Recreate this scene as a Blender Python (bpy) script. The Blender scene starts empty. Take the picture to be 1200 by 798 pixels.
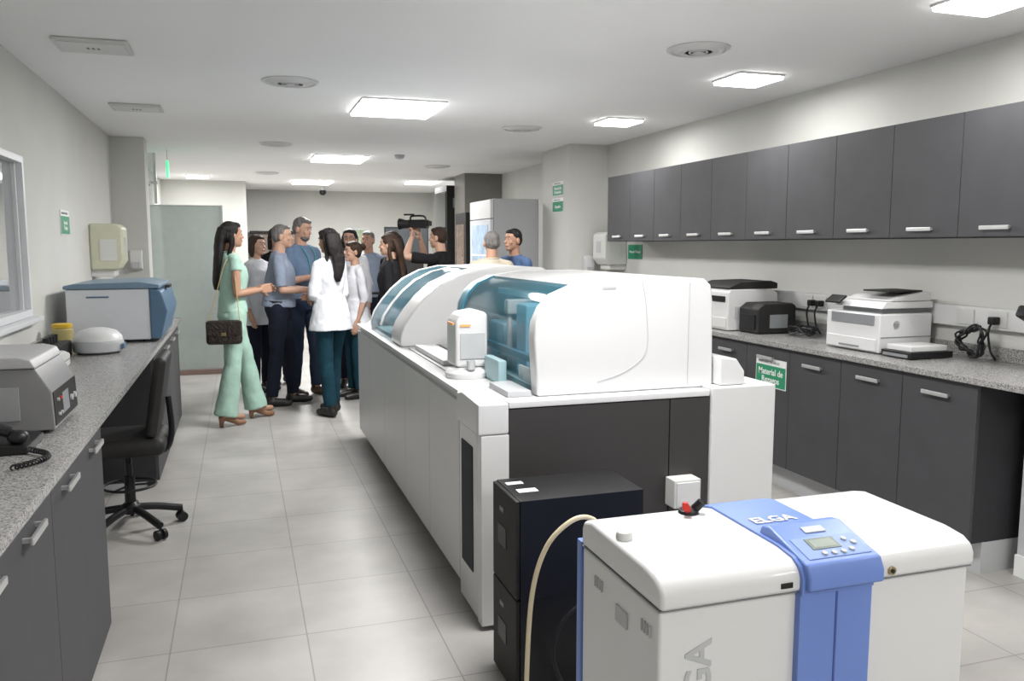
import bpy,bmesh,math,random
from mathutils import Vector,Matrix
random.seed(4)
sc=bpy.context.scene
col=sc.collection
V=Vector
sc.view_settings.view_transform='Standard'
sc.view_settings.look='None'
# ---------------------------------------------------------------- materials
MC={}
def mat(name,c,rough=.5,metal=0,var=0,scale=12,bump=0,bscale=60,em=0,trans=0,coat=0,spec=.5,alpha=1,stretch=None):
    if name in MC: return MC[name]
    m=bpy.data.materials.new(name);m.use_nodes=True
    nt=m.node_tree;b=nt.nodes['Principled BSDF']
    b.inputs['Base Color'].default_value=(*c,1)
    b.inputs['Roughness'].default_value=rough
    b.inputs['Metallic'].default_value=metal
    b.inputs['Transmission Weight'].default_value=trans
    b.inputs['Coat Weight'].default_value=coat
    b.inputs['Specular IOR Level'].default_value=spec
    b.inputs['Alpha'].default_value=alpha
    if em:
        b.inputs['Emission Color'].default_value=(*c,1);b.inputs['Emission Strength'].default_value=em
    if var or bump:
        tc=nt.nodes.new('ShaderNodeTexCoord');src=tc.outputs['Object']
        if stretch:
            mp=nt.nodes.new('ShaderNodeMapping');mp.inputs['Scale'].default_value=stretch
            nt.links.new(src,mp.inputs['Vector']);src=mp.outputs[0]
    if var:
        n=nt.nodes.new('ShaderNodeTexNoise');n.inputs['Scale'].default_value=scale;n.inputs['Detail'].default_value=4
        nt.links.new(src,n.inputs['Vector'])
        r=nt.nodes.new('ShaderNodeValToRGB')
        r.color_ramp.elements[0].position=.3;r.color_ramp.elements[1].position=.7
        r.color_ramp.elements[0].color=(*[max(0,x*(1-var)) for x in c],1)
        r.color_ramp.elements[1].color=(*[min(1,x*(1+var)) for x in c],1)
        nt.links.new(n.outputs['Fac'],r.inputs['Fac']);nt.links.new(r.outputs['Color'],b.inputs['Base Color'])
    if bump:
        n=nt.nodes.new('ShaderNodeTexNoise');n.inputs['Scale'].default_value=bscale
        nt.links.new(src,n.inputs['Vector'])
        bp=nt.nodes.new('ShaderNodeBump');bp.inputs['Strength'].default_value=bump;bp.inputs['Distance'].default_value=.01
        nt.links.new(n.outputs['Fac'],bp.inputs['Height']);nt.links.new(bp.outputs['Normal'],b.inputs['Normal'])
    MC[name]=m;return m
def granite():
    m=bpy.data.materials.new('granite');m.use_nodes=True;nt=m.node_tree;b=nt.nodes['Principled BSDF']
    tc=nt.nodes.new('ShaderNodeTexCoord')
    v=nt.nodes.new('ShaderNodeTexVoronoi');v.inputs['Scale'].default_value=230
    nt.links.new(tc.outputs['Object'],v.inputs['Vector'])
    r=nt.nodes.new('ShaderNodeValToRGB');r.color_ramp.interpolation='CONSTANT'
    e=r.color_ramp.elements
    e[0].position=0;e[0].color=(.12,.12,.12,1);e[1].position=.14;e[1].color=(.33,.325,.32,1)
    x=e.new(.42);x.color=(.23,.228,.225,1);x=e.new(.6);x.color=(.40,.39,.38,1);x=e.new(.85);x.color=(.28,.275,.27,1)
    sp=nt.nodes.new('ShaderNodeSeparateColor')
    nt.links.new(v.outputs['Color'],sp.inputs['Color']);nt.links.new(sp.outputs['Red'],r.inputs['Fac'])
    nt.links.new(r.outputs['Color'],b.inputs['Base Color']);b.inputs['Roughness'].default_value=.24
    return m
def tiles():
    m=bpy.data.materials.new('floor_tile');m.use_nodes=True;nt=m.node_tree;b=nt.nodes['Principled BSDF']
    g=nt.nodes.new('ShaderNodeNewGeometry');mp=nt.nodes.new('ShaderNodeMapping')
    mp.inputs['Location'].default_value=(-.2,-.2,0)
    nt.links.new(g.outputs['Position'],mp.inputs['Vector'])
    br=nt.nodes.new('ShaderNodeTexBrick');br.offset=0;br.squash=1
    br.inputs['Scale'].default_value=1;br.inputs['Brick Width'].default_value=.5;br.inputs['Row Height'].default_value=.5
    br.inputs['Mortar Size'].default_value=.003;br.inputs['Mortar Smooth'].default_value=.2
    br.inputs['Color1'].default_value=(.365,.352,.335,1);br.inputs['Color2'].default_value=(.40,.386,.37,1);br.inputs['Mortar'].default_value=(.23,.22,.21,1)
    nt.links.new(mp.outputs[0],br.inputs['Vector'])
    n=nt.nodes.new('ShaderNodeTexNoise');n.inputs['Scale'].default_value=2.6;n.inputs['Detail'].default_value=9
    nt.links.new(g.outputs['Position'],n.inputs['Vector'])
    mr=nt.nodes.new('ShaderNodeMapRange');mr.inputs[1].default_value=.3;mr.inputs[2].default_value=.7;mr.inputs[3].default_value=.82;mr.inputs[4].default_value=1.12
    nt.links.new(n.outputs['Fac'],mr.inputs[0])
    mx=nt.nodes.new('ShaderNodeVectorMath');mx.operation='SCALE'
    nt.links.new(br.outputs['Color'],mx.inputs[0]);nt.links.new(mr.outputs[0],mx.inputs['Scale'])
    nt.links.new(mx.outputs[0],b.inputs['Base Color'])
    b.inputs['Roughness'].default_value=.40
    return m
GR=granite();TI=tiles()
WALL=mat('wall_paint',(.60,.60,.57),.8,var=.03,scale=2,bump=.05)
CEIL=mat('ceiling_paint',(.92,.92,.92),.95,var=.012,scale=1.5)
WHITE=mat('white_plastic',(.66,.66,.66),.34,var=.015,scale=3)
WHITE2=mat('white_gloss_shell',(.68,.68,.685),.28,coat=.2,var=.01,scale=3)
OFFW=mat('offwhite_plastic',(.62,.62,.60),.4,var=.02,scale=4)
GREYP=mat('grey_plastic',(.22,.23,.24),.45,var=.03)
LGREY=mat('light_grey_plastic',(.46,.47,.48),.45,var=.03)
DK=mat('cabinet_charcoal',(.060,.060,.065),.58,var=.06,scale=6,bump=.03,bscale=200,spec=.3)
DKB=mat('cabinet_body_charcoal',(.030,.030,.034),.6,var=.06,spec=.3)
BLK=mat('black_plastic',(.010,.010,.011),.38,var=.1,spec=.35)
BLKM=mat('black_matte',(.020,.019,.019),.6,var=.1,spec=.3)
BROWNB=mat('dark_brown_panel',(.040,.037,.037),.5,var=.05,scale=3,spec=.35)
MET=mat('brushed_metal',(.75,.75,.75),.3,.8,var=.03)
TEAL=mat('teal_tinted_acrylic',(.010,.18,.26),.05,alpha=.26,spec=.35)
TEALS=mat('teal_blue_plastic',(.06,.28,.40),.35,var=.05)
LBLU=mat('light_blue_plastic',(.32,.62,.78),.35,var=.04)
BLUE=mat('periwinkle_blue_plastic',(.14,.23,.57),.34,var=.02,scale=3)
BLUEC=mat('steel_blue_plastic',(.075,.15,.24),.4,var=.05)
GREEN=mat('sign_green',(.02,.27,.13),.5,var=.03)
SIGNW=mat('sign_white',(.80,.81,.80),.5)
RED=mat('red_plastic',(.5,.03,.02),.35)
LCD=mat('lcd_screen',(.10,.13,.11),.35,var=.05)
PANEL=mat('led_panel_diffuser',(1,.99,.97),.4,em=10)
GREENL=mat('exit_green_light',(.05,.8,.3),.4,em=1.2)
CREAM=mat('cream_dispenser',(.56,.56,.43),.35,var=.03)
HOSE=mat('cream_hose',(.62,.54,.37),.4,var=.04)
YEL=mat('yellow_lid',(.65,.42,.03),.4)
GLASSD=mat('dark_window_glass',(.05,.055,.06),.05,coat=.5)
PANE=mat('window_pane_glass',(.20,.21,.22),.04,coat=1,spec=1)  # lighter grey base colour stands in for the room's reflection in the pane
# ---------------------------------------------------------------- mesh helpers
def addbm(dst,src):
    me=bpy.data.meshes.new('t');src.to_mesh(me);dst.from_mesh(me);bpy.data.meshes.remove(me);src.free()
def box(bm,x0,x1,y0,y1,z0,z1,bev=0,seg=2,M=None):
    t=bmesh.new();bmesh.ops.create_cube(t,size=1)
    for v in t.verts:
        v.co=V(((x0+x1)/2+v.co.x*(x1-x0),(y0+y1)/2+v.co.y*(y1-y0),(z0+z1)/2+v.co.z*(z1-z0)))
    if bev>0: bmesh.ops.bevel(t,geom=t.edges[:],offset=bev,segments=seg,profile=.5,affect='EDGES')
    if M: t.transform(M)
    addbm(bm,t)
def prism(bm,prof,ax,a0,a1,bev=0,seg=2,M=None):
    t=bmesh.new()
    def P(p,a):
        if ax=='y': return (p[0],a,p[1])
        if ax=='x': return (a,p[0],p[1])
        return (p[0],p[1],a)
    A=[t.verts.new(P(p,a0)) for p in prof];B=[t.verts.new(P(p,a1)) for p in prof];n=len(prof)
    t.faces.new(A);t.faces.new(B[::-1])
    for i in range(n): t.faces.new([A[i],B[i],B[(i+1)%n],A[(i+1)%n]])
    bmesh.ops.recalc_face_normals(t,faces=t.faces[:])
    if bev>0:
        es=[e for e in t.edges if len(e.link_faces)==2 and e.calc_face_angle(0)>.6]
        bmesh.ops.bevel(t,geom=es,offset=bev,segments=seg,profile=.5,affect='EDGES')
    if M: t.transform(M)
    addbm(bm,t)
def cyl(bm,p0,p1,r0,r1=None,seg=24,cap=True):
    p0=V(p0);p1=V(p1);r1=r0 if r1 is None else r1
    d=p1-p0;q=d.to_track_quat('Z','Y').to_matrix()
    A=[];B=[]
    for i in range(seg):
        a=2*math.pi*i/seg;o=q@V((math.cos(a),math.sin(a),0))
        A.append(bm.verts.new(p0+o*r0));B.append(bm.verts.new(p1+o*r1))
    for i in range(seg): bm.faces.new([A[i],A[(i+1)%seg],B[(i+1)%seg],B[i]])
    if cap: bm.faces.new(A[::-1]);bm.faces.new(B)
def lathe(bm,prof,c,seg=28,M=None):
    t=bmesh.new();R=[]
    for r,z in prof:
        R.append([t.verts.new((r*math.cos(2*math.pi*i/seg),r*math.sin(2*math.pi*i/seg),z)) for i in range(seg)])
    for k in range(len(R)-1):
        for i in range(seg): t.faces.new([R[k][i],R[k][(i+1)%seg],R[k+1][(i+1)%seg],R[k+1][i]])
    t.faces.new(R[0][::-1]);t.faces.new(R[-1])
    if M: t.transform(M)
    t.transform(Matrix.Translation(c));addbm(bm,t)
def ell(bm,c,r,M=None,u=16,v=10):
    t=bmesh.new();bmesh.ops.create_uvsphere(t,u_segments=u,v_segments=v,radius=1)
    if not hasattr(r,'__len__'): r=(r,r,r)
    t.transform(Matrix.Diagonal((*r,1)))
    if M: t.transform(M)
    t.transform(Matrix.Translation(c));addbm(bm,t)
def smooth_path(pts,n=8):
    pts=[V(p) for p in pts];o=[]
    for i in range(len(pts)-1):
        a=pts[max(i-1,0)];b=pts[i];c=pts[i+1];d=pts[min(i+2,len(pts)-1)]
        for k in range(n):
            t=k/n
            o.append(.5*((2*b)+(c-a)*t+(2*a-5*b+4*c-d)*t*t+(3*b-a-3*c+d)*t**3))
    o.append(pts[-1]);return o
def tube(bm,pts,r,seg=10,n=8):
    P=smooth_path(pts,n) if n>1 else [V(p) for p in pts];R=[]
    nrm=None
    for i,p in enumerate(P):
        d=(P[min(i+1,len(P)-1)]-P[max(i-1,0)]).normalized()
        if nrm is None:
            nrm=d.orthogonal().normalized()
        nrm=(nrm-d*nrm.dot(d)).normalized();b=d.cross(nrm)
        R.append([bm.verts.new(p+(nrm*math.cos(2*math.pi*k/seg)+b*math.sin(2*math.pi*k/seg))*r) for k in range(seg)])
    for j in range(len(R)-1):
        for k in range(seg): bm.faces.new([R[j][k],R[j][(k+1)%seg],R[j+1][(k+1)%seg],R[j+1][k]])
    bm.faces.new(R[0][::-1]);bm.faces.new(R[-1])
def mk(name,bm,m,parent=None,label=None,ang=35,world=True):
    me=bpy.data.meshes.new(name)
    bmesh.ops.recalc_face_normals(bm,faces=bm.faces[:])
    bm.to_mesh(me);bm.free()
    return mkm(name,me,m,parent,label,ang,world)
def mkm(name,me,m,parent=None,label=None,ang=35,world=True):
    me.materials.clear();me.materials.append(m)
    if ang:
        for p in me.polygons: p.use_smooth=True
        if ang<180: me.set_sharp_from_angle(angle=math.radians(ang))
    o=bpy.data.objects.new(name,me);col.objects.link(o)
    if 0<ang<180:
        wn=o.modifiers.new('wn','WEIGHTED_NORMAL');wn.keep_sharp=True
    if parent:
        o.parent=parent
        if world and parent.parent is None: o.matrix_parent_inverse=parent.matrix_basis.inverted()
    if label: o['label']=label
    return o
def thing(name,label,cat,loc=(0,0,0),rot=0,group=None):
    e=bpy.data.objects.new(name,None);e.empty_display_size=.1;col.objects.link(e)
    e.matrix_basis=Matrix.Translation(loc)@Matrix.Rotation(math.radians(rot),4,'Z')
    e['label']=label;e['category']=cat
    if group:e['group']=group
    return e
def tag(o,label,cat,group=None):
    o['label']=label;o['category']=cat
    if group:o['group']=group
    return o
def struct(o): o['kind']='structure';return o
def B(name,b,m,parent=None,bev=0,label=None,world=True,seg=2):
    bm=bmesh.new();box(bm,*b,bev=bev,seg=seg);return mk(name,bm,m,parent,label,world=world)
def text(name,s,size,M,m,parent=None,ext=.0006,label=None,world=True,align='CENTER',bold=0):
    c=bpy.data.curves.new('t','FONT');c.body=s;c.size=size;c.extrude=ext;c.align_x=align;c.align_y='CENTER';c.offset=bold
    c.space_line=.9
    o=bpy.data.objects.new('t',c);col.objects.link(o)
    dg=bpy.context.evaluated_depsgraph_get();dg.update()
    me=bpy.data.meshes.new_from_object(o.evaluated_get(dg))
    bpy.data.objects.remove(o);me.transform(M)
    return mkm(name,me,m,parent,label,0,world)
def frame(loc,right,upv):
    r=V(right).normalized();u=V(upv).normalized();n=r.cross(u)
    M=Matrix((r,u,n)).transposed().to_4x4();M.translation=V(loc);return M
# ---------------------------------------------------------------- room
XL,XR,ZC,YB,Y0=-1.15,3.72,2.57,16.5,-2.6
struct(B('floor',(XL-.1,XR+.1,Y0-.1,YB+.1,-.1,0),TI))
struct(B('ceiling',(XL-.1,XR+.1,Y0-.1,YB+.1,ZC,ZC+.1),CEIL))
WY0,WY1,WZ0,WZ1=3.7,5.36,1.12,2.02
bm=bmesh.new()
box(bm,XL-.1,XL,Y0,WY0,0,ZC);box(bm,XL-.1,XL,WY1,YB,0,ZC);box(bm,XL-.1,XL,WY0,WY1,0,WZ0);box(bm,XL-.1,XL,WY0,WY1,WZ1,ZC)
struct(mk('wall_left',bm,WALL))
struct(B('wall_right',(XR,XR+.1,Y0,YB,0,ZC),WALL))
struct(B('wall_back',(XL-.1,XR+.1,YB,YB+.1,0,ZC),WALL))
struct(B('wall_rear',(XL-.1,XR+.1,Y0-.1,Y0,0,ZC),WALL))
struct(B('wall_pilaster_left',(XL,-.85,8.93,9.25,0,ZC),WALL))
struct(B('wall_pillar_right',(3.29,XR,8.1,8.9,0,ZC),WALL))
struct(B('wall_column_back',(-1.15,.14,14.4,14.9,0,ZC),WALL))
struct(B('wall_pillar_dark',(3.15,XR,11.8,12.4,0,ZC),mat('taupe_paint',(.22,.215,.195),.7,var=.04)))
struct(B('wall_stub',(3.38,3.68,1.5,2.78,0,.88),mat('stub_paint',(.5,.51,.52),.6,var=.03)))
struct(B('baseboard_back',(-.1,3.7,YB-.015,YB,0,.08),LGREY))
struct(B('baseboard_left',(XL,XL+.012,3.47,5.52,0,.08),LGREY))
struct(B('baseboard_stub',(3.365,3.38,1.5,2.78,0,.1),SIGNW))
WF=mat('window_frame_white',(.72,.73,.75),.35,var=.02)
w=bmesh.new()
for (a,b,c,d) in [(WY0,WY1,WZ0,WZ0+.04),(WY0,WY1,WZ1-.04,WZ1)]: box(w,XL-.07,XL+.012,a,b,c,d,.004)
for (a,b) in [(WY0,WY0+.035),(WY1-.035,WY1),(4.5,4.54)]: box(w,XL-.07,XL+.012,a,b,WZ0+.035,WZ1-.035,.004)
for (a,b) in [(WY1-.065,WY1-.042)]: box(w,XL-.06,XL-.02,a,b,WZ0+.035,WZ1-.035,.003)
wf=struct(mk('window_1',w,WF))
box_=bmesh.new();box(box_,XL-.05,XL-.04,WY0+.02,WY1-.02,WZ0+.03,WZ1-.03)
g=mk('pane',box_,PANE,wf)
struct(B('trim_1',(XL,XL+.06,WY0-.04,WY1+.04,WZ0-.03,WZ0-.002),WF,bev=.004))
# ---------------------------------------------------------------- ceiling lights
def light_panel(x,y,s,power,sy=None,grp='square ceiling light panels'):
    sy=sy or s
    t=thing('ceiling_light','square white surface-mounted light panel glowing on the ceiling','ceiling light',(x,y,ZC),group=grp)
    h=.03
    B('frame',(x-s/2,x+s/2,y-sy/2,y+sy/2,ZC-.012,ZC-.001),WHITE,t)
    B('diffuser',(x-s/2+.006,x+s/2-.006,y-sy/2+.006,y+sy/2-.006,ZC-h,ZC-.0125),PANEL,t,bev=.006)
    l=bpy.data.lights.new('panel_lamp','AREA');l.shape='RECTANGLE';l.size=s*.9;l.size_y=sy*.9;l.energy=power;l.color=(1,.99,.975)
    lo=bpy.data.objects.new('lamp',l);lo.location=(x,y,ZC-h-.008);col.objects.link(lo)
    lo.parent=t;lo.matrix_parent_inverse=t.matrix_basis.inverted()
for y,p in ((-1.2,48),(2.6,50),(6.4,72),(10.25,84),(14.1,95)): light_panel(1.18,y,.62,p,.72)  # panels at the camera end are unseen, added at the row spacing as fill
for y in (-.7,1.1,2.85,4.62,6.5): light_panel(3.08,y,.32,13,grp='small square ceiling light panels')  # nearest panels again out of view, continuing the row to add fill light
light_panel(-.56,13.5,.33,16,grp='small square ceiling light panels')
light_panel(2.9,13.6,.5,50,grp='small square ceiling light panels')
for i,(x,y,r) in enumerate([(.35,5.63,.18),(2.38,4.04,.17),(2.45,7.17,.18),(.40,9.03,.17),(.42,12.6,.17),(2.54,10.9,.17)]):
    bm=bmesh.new()
    lathe(bm,[(r,0),(r,-.006),(r*.88,-.014),(r*.86,-.006)],(x,y,ZC-.001))
    for k in (.74,.56,.38): lathe(bm,[(r*k,-.002),(r*k+.008,-.006),(r*(k-.1),-.022),(r*(k-.1)-.006,-.018)],(x,y,ZC-.001))
    lathe(bm,[(.03,-.004),(.03,-.022),(.01,-.024)],(x,y,ZC-.001))
    t=thing('air_diffuser','round white slatted air diffuser set in the ceiling','air vent',(x,y,ZC),group='round ceiling air diffusers')
    mk('louvre',bm,WHITE,t)
    bm=bmesh.new();cyl(bm,(x,y,ZC-.0008),(x,y,ZC-.004),r*.86);mk('duct_opening',bm,GREYP,t)
for (x,y) in [(-.69,4.95),(-.70,7.0)]:
    t=thing('emergency_light','unlit square white panel mounted on the ceiling','ceiling panel',(x,y,ZC),group='unlit square ceiling panels')
    B('housing',(x-.18,x+.18,y-.15,y+.15,ZC-.018,ZC-.001),OFFW,t,bev=.006)
    B('cover',(x-.155,x+.155,y-.125,y+.125,ZC-.022,ZC-.0175),WHITE,t,bev=.002)
    bm=bmesh.new()
    for k in range(3): box(bm,x-.03+k*.025,x-.018+k*.025,y-.02,y+.01,ZC-.025,ZC-.0215)
    mk('indicator',bm,GREYP,t)
bm=bmesh.new();lathe(bm,[(.06,0),(.06,-.015),(.045,-.04),(.02,-.05)],(1.81,9.7,ZC-.001))
tag(mk('smoke_detector',bm,LGREY),'small round white smoke detector on the ceiling','smoke detector')
t=thing('security_camera','small white dome camera hanging from the ceiling','security camera',(1.45,15.2,ZC))
bm=bmesh.new();cyl(bm,(1.45,15.2,ZC-.001),(1.45,15.2,ZC-.08),.05);mk('mount',bm,WHITE,t)
bm=bmesh.new();ell(bm,(1.45,15.2,ZC-.1),.06);mk('dome',bm,BLK,t)
# ---------------------------------------------------------------- cabinets
def cabinet(xf,xb,y0,y1,z0,z1,nd,hz,label,group,sgn,toe=0,toeM=None,hs=None):
    t=thing('wall_cabinet' if z0>1 else 'base_cabinet',label,'cabinet',((xf+xb)/2,(y0+y1)/2,z0 if z0>1 else 0),group=group)
    xd=xf-sgn*.02
    lo,hi=min(xd,xb),max(xd,xb)
    B('body',(lo,hi,y0+.001,y1-.001,z0+toe,z1),DKB,t)
    if toe:
        a=xf-sgn*.08
        B('toe_kick',(min(a,xb),max(a,xb),y0+.001,y1-.001,0,z0+toe+.001),toeM or LGREY,t,label='pale grey plinth')
    w=(y1-y0)/nd
    for i in range(nd):
        a=y0+i*w+.002;b=a+w-.004
        d=B('door',(min(xf,xd),max(xf,xd),a,b,z0+toe+.003,z1-.003),DK,t,bev=.0012)
        for c in (hs or [(a+b)/2]):
            bm=bmesh.new()
            box(bm,min(xf,xf+sgn*.022),max(xf,xf+sgn*.022),c-.07,c-.06,hz-.006,hz+.006)
            box(bm,min(xf,xf+sgn*.022),max(xf,xf+sgn*.022),c+.06,c+.07,hz-.006,hz+.006)
            box(bm,min(xf+sgn*.018,xf+sgn*.028),max(xf+sgn*.018,xf+sgn*.028),c-.08,c+.08,hz-.010,hz+.010,.003)
            h=mk('handle',bm,MET,None,'satin metal bar handle')
            h.parent=d;h.matrix_parent_inverse=Matrix.Identity(4)
    return t
for (a,b,n) in [(2.3,3.2,2),(3.2,4.1,2),(4.1,5.0,2),(5.0,5.9,2),(5.9,6.8,2),(6.8,7.28,1)]:
    cabinet(3.35,3.715,a,b,1.56,2.165,n,1.605,'charcoal laminate wall cabinet with metal bar handles on white wall','charcoal wall cabinets',-1)
for (a,b,n) in [(2.84,3.74,2),(3.74,4.64,2),(4.64,5.54,2),(5.54,6.44,2),(6.44,7.3,2)]:
    cabinet(3.15,3.70,a,b,0,.895,n,.82,'charcoal laminate base cabinet with metal handles under granite worktop','charcoal base cabinets under the printers',-1,toe=.15)
for (a,b,h) in [(1.66,2.56,[1.9,2.3]),(2.56,3.45,[2.77,3.25])]:
    cabinet(-.53,XL+.005,a,b,0,.865,1,.80,'charcoal laminate base cabinet under granite desk beside window','charcoal base cabinets by the window',1,toe=.04,hs=h)
for (a,b,n) in [(5.55,6.63,2),(6.63,7.7,2)]:
    cabinet(-.53,XL+.005,a,b,0,.865,n,.80,'charcoal laminate base cabinet under granite desk by frosted glass','charcoal base cabinets by the window',1,toe=.04)
t=thing('worktop','long speckled grey granite worktop with backsplash holding printers','worktop',(3.4,5,.9))
B('slab',(3.12,3.715,2.5,7.32,.898,.93),GR,t,bev=.003)
B('backsplash',(3.695,3.715,2.5,7.32,.9305,1.0),GR,t,bev=.002)
t=thing('worktop','long speckled grey granite worktop below window on charcoal cabinets','worktop',(-.8,4.5,.87))
B('slab',(XL+.004,-.5,1.0,7.72,.868,.90),GR,t,bev=.003)
B('backsplash',(XL+.004,XL+.022,1.0,7.72,.9005,.97),GR,t,bev=.002)
t=thing('cable_trunking','white plastic cable trunking with sockets running along wall','trunking',(3.7,4,1.1))
B('channel',(3.675,3.718,2.3,5.6,1.09,1.20),WHITE,t,bev=.004)
for y in (4.72,4.58,3.42,3.22,2.9):
    B('socket',(3.666,3.676,y-.055,y+.055,1.105,1.185),OFFW,t,bev=.003)
for i,y in enumerate((4.64,4.56,3.22)):
    bm=bmesh.new();box(bm,3.62,3.665,y-.02,y+.02,1.12,1.16,.006)
    tube(bm,[(3.63,y,1.13),(3.60,y-.01,1.08),(3.61,y-.02,.99),(3.63,y-.03,.952),(3.645,y-.02,.94)],.006)
    tag(mk('power_plug',bm,BLK),'black power plug with cord in the wall trunking','plug','black power plugs')
def coil(x,y,z,r,label,vert=False):
    bm=bmesh.new();pts=[]
    for i in range(60):
        a=i*.55;rr=r*(.8+.25*math.sin(i*1.7))
        if vert: pts.append((x+.015*math.sin(i*.9),y+rr*math.cos(a),z+r*1.1+rr*math.sin(a)*.95))
        else: pts.append((x+rr*math.cos(a)*.6,y+rr*math.sin(a),z+.012+.05*abs(math.sin(i*.6))))
    tube(bm,pts,.0055,seg=6,n=3)
    return tag(mk('power_cable',bm,BLK),label,'cable')
coil(3.48,4.50,.932,.12,'tangled black power cable lying on granite worktop')
coil(3.56,3.27,.935,.09,'coiled black power cable leaning against white trunking',True)
# ---------------------------------------------------------------- printers
t=thing('printer','white and black laser printer on granite worktop','printer',(3.4,5.15,.93))
bm=bmesh.new()
prism(bm,[(3.2,.935),(3.6,.935),(3.6,1.19),(3.55,1.22),(3.22,1.22),(3.2,1.19)],'y',4.95,5.35,.008)
mk('body',bm,WHITE,t)
bm=bmesh.new();prism(bm,[(3.21,1.221),(3.6,1.221),(3.6,1.26),(3.55,1.275),(3.3,1.27),(3.21,1.235)],'y',4.955,5.345,.006);mk('top_cover',bm,BLKM,t)
B('paper_drawer',(3.19,3.2,4.97,5.33,.95,1.02),OFFW,t,bev=.003)
B('output_slot',(3.194,3.2,4.99,5.31,1.13,1.17),BLK,t)
B('vent',(3.25,3.5,4.945,4.95,1.02,1.10),LGREY,t)
t=thing('label_printer','compact black box-shaped label printer on granite worktop','printer',(3.45,4.82,.93))
bm=bmesh.new();prism(bm,[(3.27,.934),(3.57,.934),(3.57,1.12),(3.54,1.135),(3.32,1.135),(3.27,1.10)],'y',4.70,4.925,.012);mk('body',bm,BLKM,t)
B('front_panel',(3.262,3.27,4.73,4.90,.96,1.06),BLK,t,bev=.002)
B('side_grille',(3.36,3.5,4.694,4.70,.97,1.06),GREYP,t,bev=.001)
t=thing('multifunction_printer','white multifunction laser printer with black document feeder and flip screen','printer',(3.48,3.83,.93))
bm=bmesh.new();prism(bm,[(3.29,.935),(3.65,.935),(3.65,1.15),(3.29,1.15)],'y',3.62,4.05,.010,3);mk('body',bm,WHITE2,t)
B('paper_tray',(3.280,3.29,3.64,4.03,.945,1.01),WHITE,t,bev=.003)
B('tray_grip',(3.276,3.281,3.76,3.92,.955,.965),GREYP,t)
B('output_bay',(3.284,3.2905,3.66,4.0,1.085,1.14),GREYP,t,bev=.001)
B('tray_line',(3.30,3.64,3.617,3.621,1.02,1.024),GREYP,t)
B('scanner_gap',(3.34,3.64,3.66,3.97,1.148,1.178),GREYP,t)
bm=bmesh.new();prism(bm,[(3.30,1.178),(3.65,1.178),(3.65,1.215),(3.33,1.215)],'y',3.62,4.0,.006);mk('scanner_bed',bm,WHITE,t)
bm=bmesh.new();prism(bm,[(3.36,1.217),(3.64,1.217),(3.64,1.262),(3.6,1.268),(3.42,1.24)],'y',3.63,3.98,.005);mk('document_feeder',bm,WHITE,t)
B('feeder_tray',(3.37,3.60,3.65,3.85,1.266,1.275),BLKM,t,bev=.002)
bm=bmesh.new();box(bm,-.033,.033,-.06,.06,-.007,.007,.004,M=Matrix.Translation((3.285,3.97,1.215))@Matrix.Rotation(math.radians(-35),4,'Y'));mk('control_screen',bm,BLK,t)
bm=bmesh.new();cyl(bm,(3.40,3.617,1.09),(3.40,3.62,1.09),.022);mk('logo_disc',bm,MET,t)
text('logo','hp',.03,frame((3.40,3.6165,1.09),(1,0,0),(0,0,1)),GREYP,t)
t=thing('network_switch','flat black network box with white top on granite worktop','network box',(3.43,3.48,.93))
B('body',(3.28,3.56,3.38,3.59,.934,.968),BLK,t,bev=.004)
B('tray',(3.30,3.54,3.40,3.57,.969,.998),WHITE,t,bev=.004)
B('foot_strip',(3.274,3.28,3.40,3.57,.94,.955),GREYP,t)
t=thing('barcode_scanner','black handheld scanner resting on upright stand','scanner',(3.6,2.88,.93))
bm=bmesh.new();box(bm,-.07,.06,-.04,.04,-.03,.03,.012,M=Matrix.Translation((3.52,2.90,1.19))@Matrix.Rotation(.45,4,'Y'));mk('head',bm,BLK,t)
bm=bmesh.new();tube(bm,[(3.55,2.89,1.18),(3.60,2.88,1.10),(3.62,2.87,.98)],.013);mk('handle',bm,BLK,t)
bm=bmesh.new();lathe(bm,[(.04,.932),(.04,.945),(.02,.955),(.014,.99)],(3.62,2.87,0));mk('stand',bm,BLKM,t)
# dispensers & signs
def towel(t,x,y,z0,z1,sgn,m):
    d=.25;h=z1-z0
    bm=bmesh.new();prism(bm,[(x,z0+h*.12),(x+sgn*d*.8,z0+h*.12),(x+sgn*d,z0+h*.3),(x+sgn*d,z1-h*.08),(x+sgn*d*.85,z1),(x,z1)],'y',y,y+.3,.02,3);mk('cover',bm,m,t)
    bm=bmesh.new();box(bm,min(x,x+sgn*d*.7),max(x,x+sgn*d*.7),y+.03,y+.27,z0,z0+h*.13,.005);mk('paper_outlet',bm,OFFW,t)
    bm=bmesh.new();box(bm,x+sgn*d*.3 if sgn>0 else x+sgn*d*.8,x+sgn*d*.8 if sgn>0 else x+sgn*d*.3,y-.004,y+.002,z0+h*.3,z0+h*.7,.001);mk('side_window',bm,OFFW,t)
    bm=bmesh.new();box(bm,min(x+sgn*d,x+sgn*(d+.004)),max(x+sgn*d,x+sgn*(d+.004)),y+.1,y+.2,z0+h*.45,z0+h*.75,.001);mk('level_window',bm,LGREY,t)
t=thing('paper_towel_dispenser','cream plastic paper towel dispenser mounted on wall above desk','dispenser',(-1.05,7.6,1.27));towel(t,XL,7.45,1.27,1.70,1,CREAM)
t=thing('paper_towel_dispenser','white plastic paper towel dispenser mounted near corner pillar','dispenser',(3.65,7.7,1.28));towel(t,XR,7.6,1.28,1.66,-1,OFFW)
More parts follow.
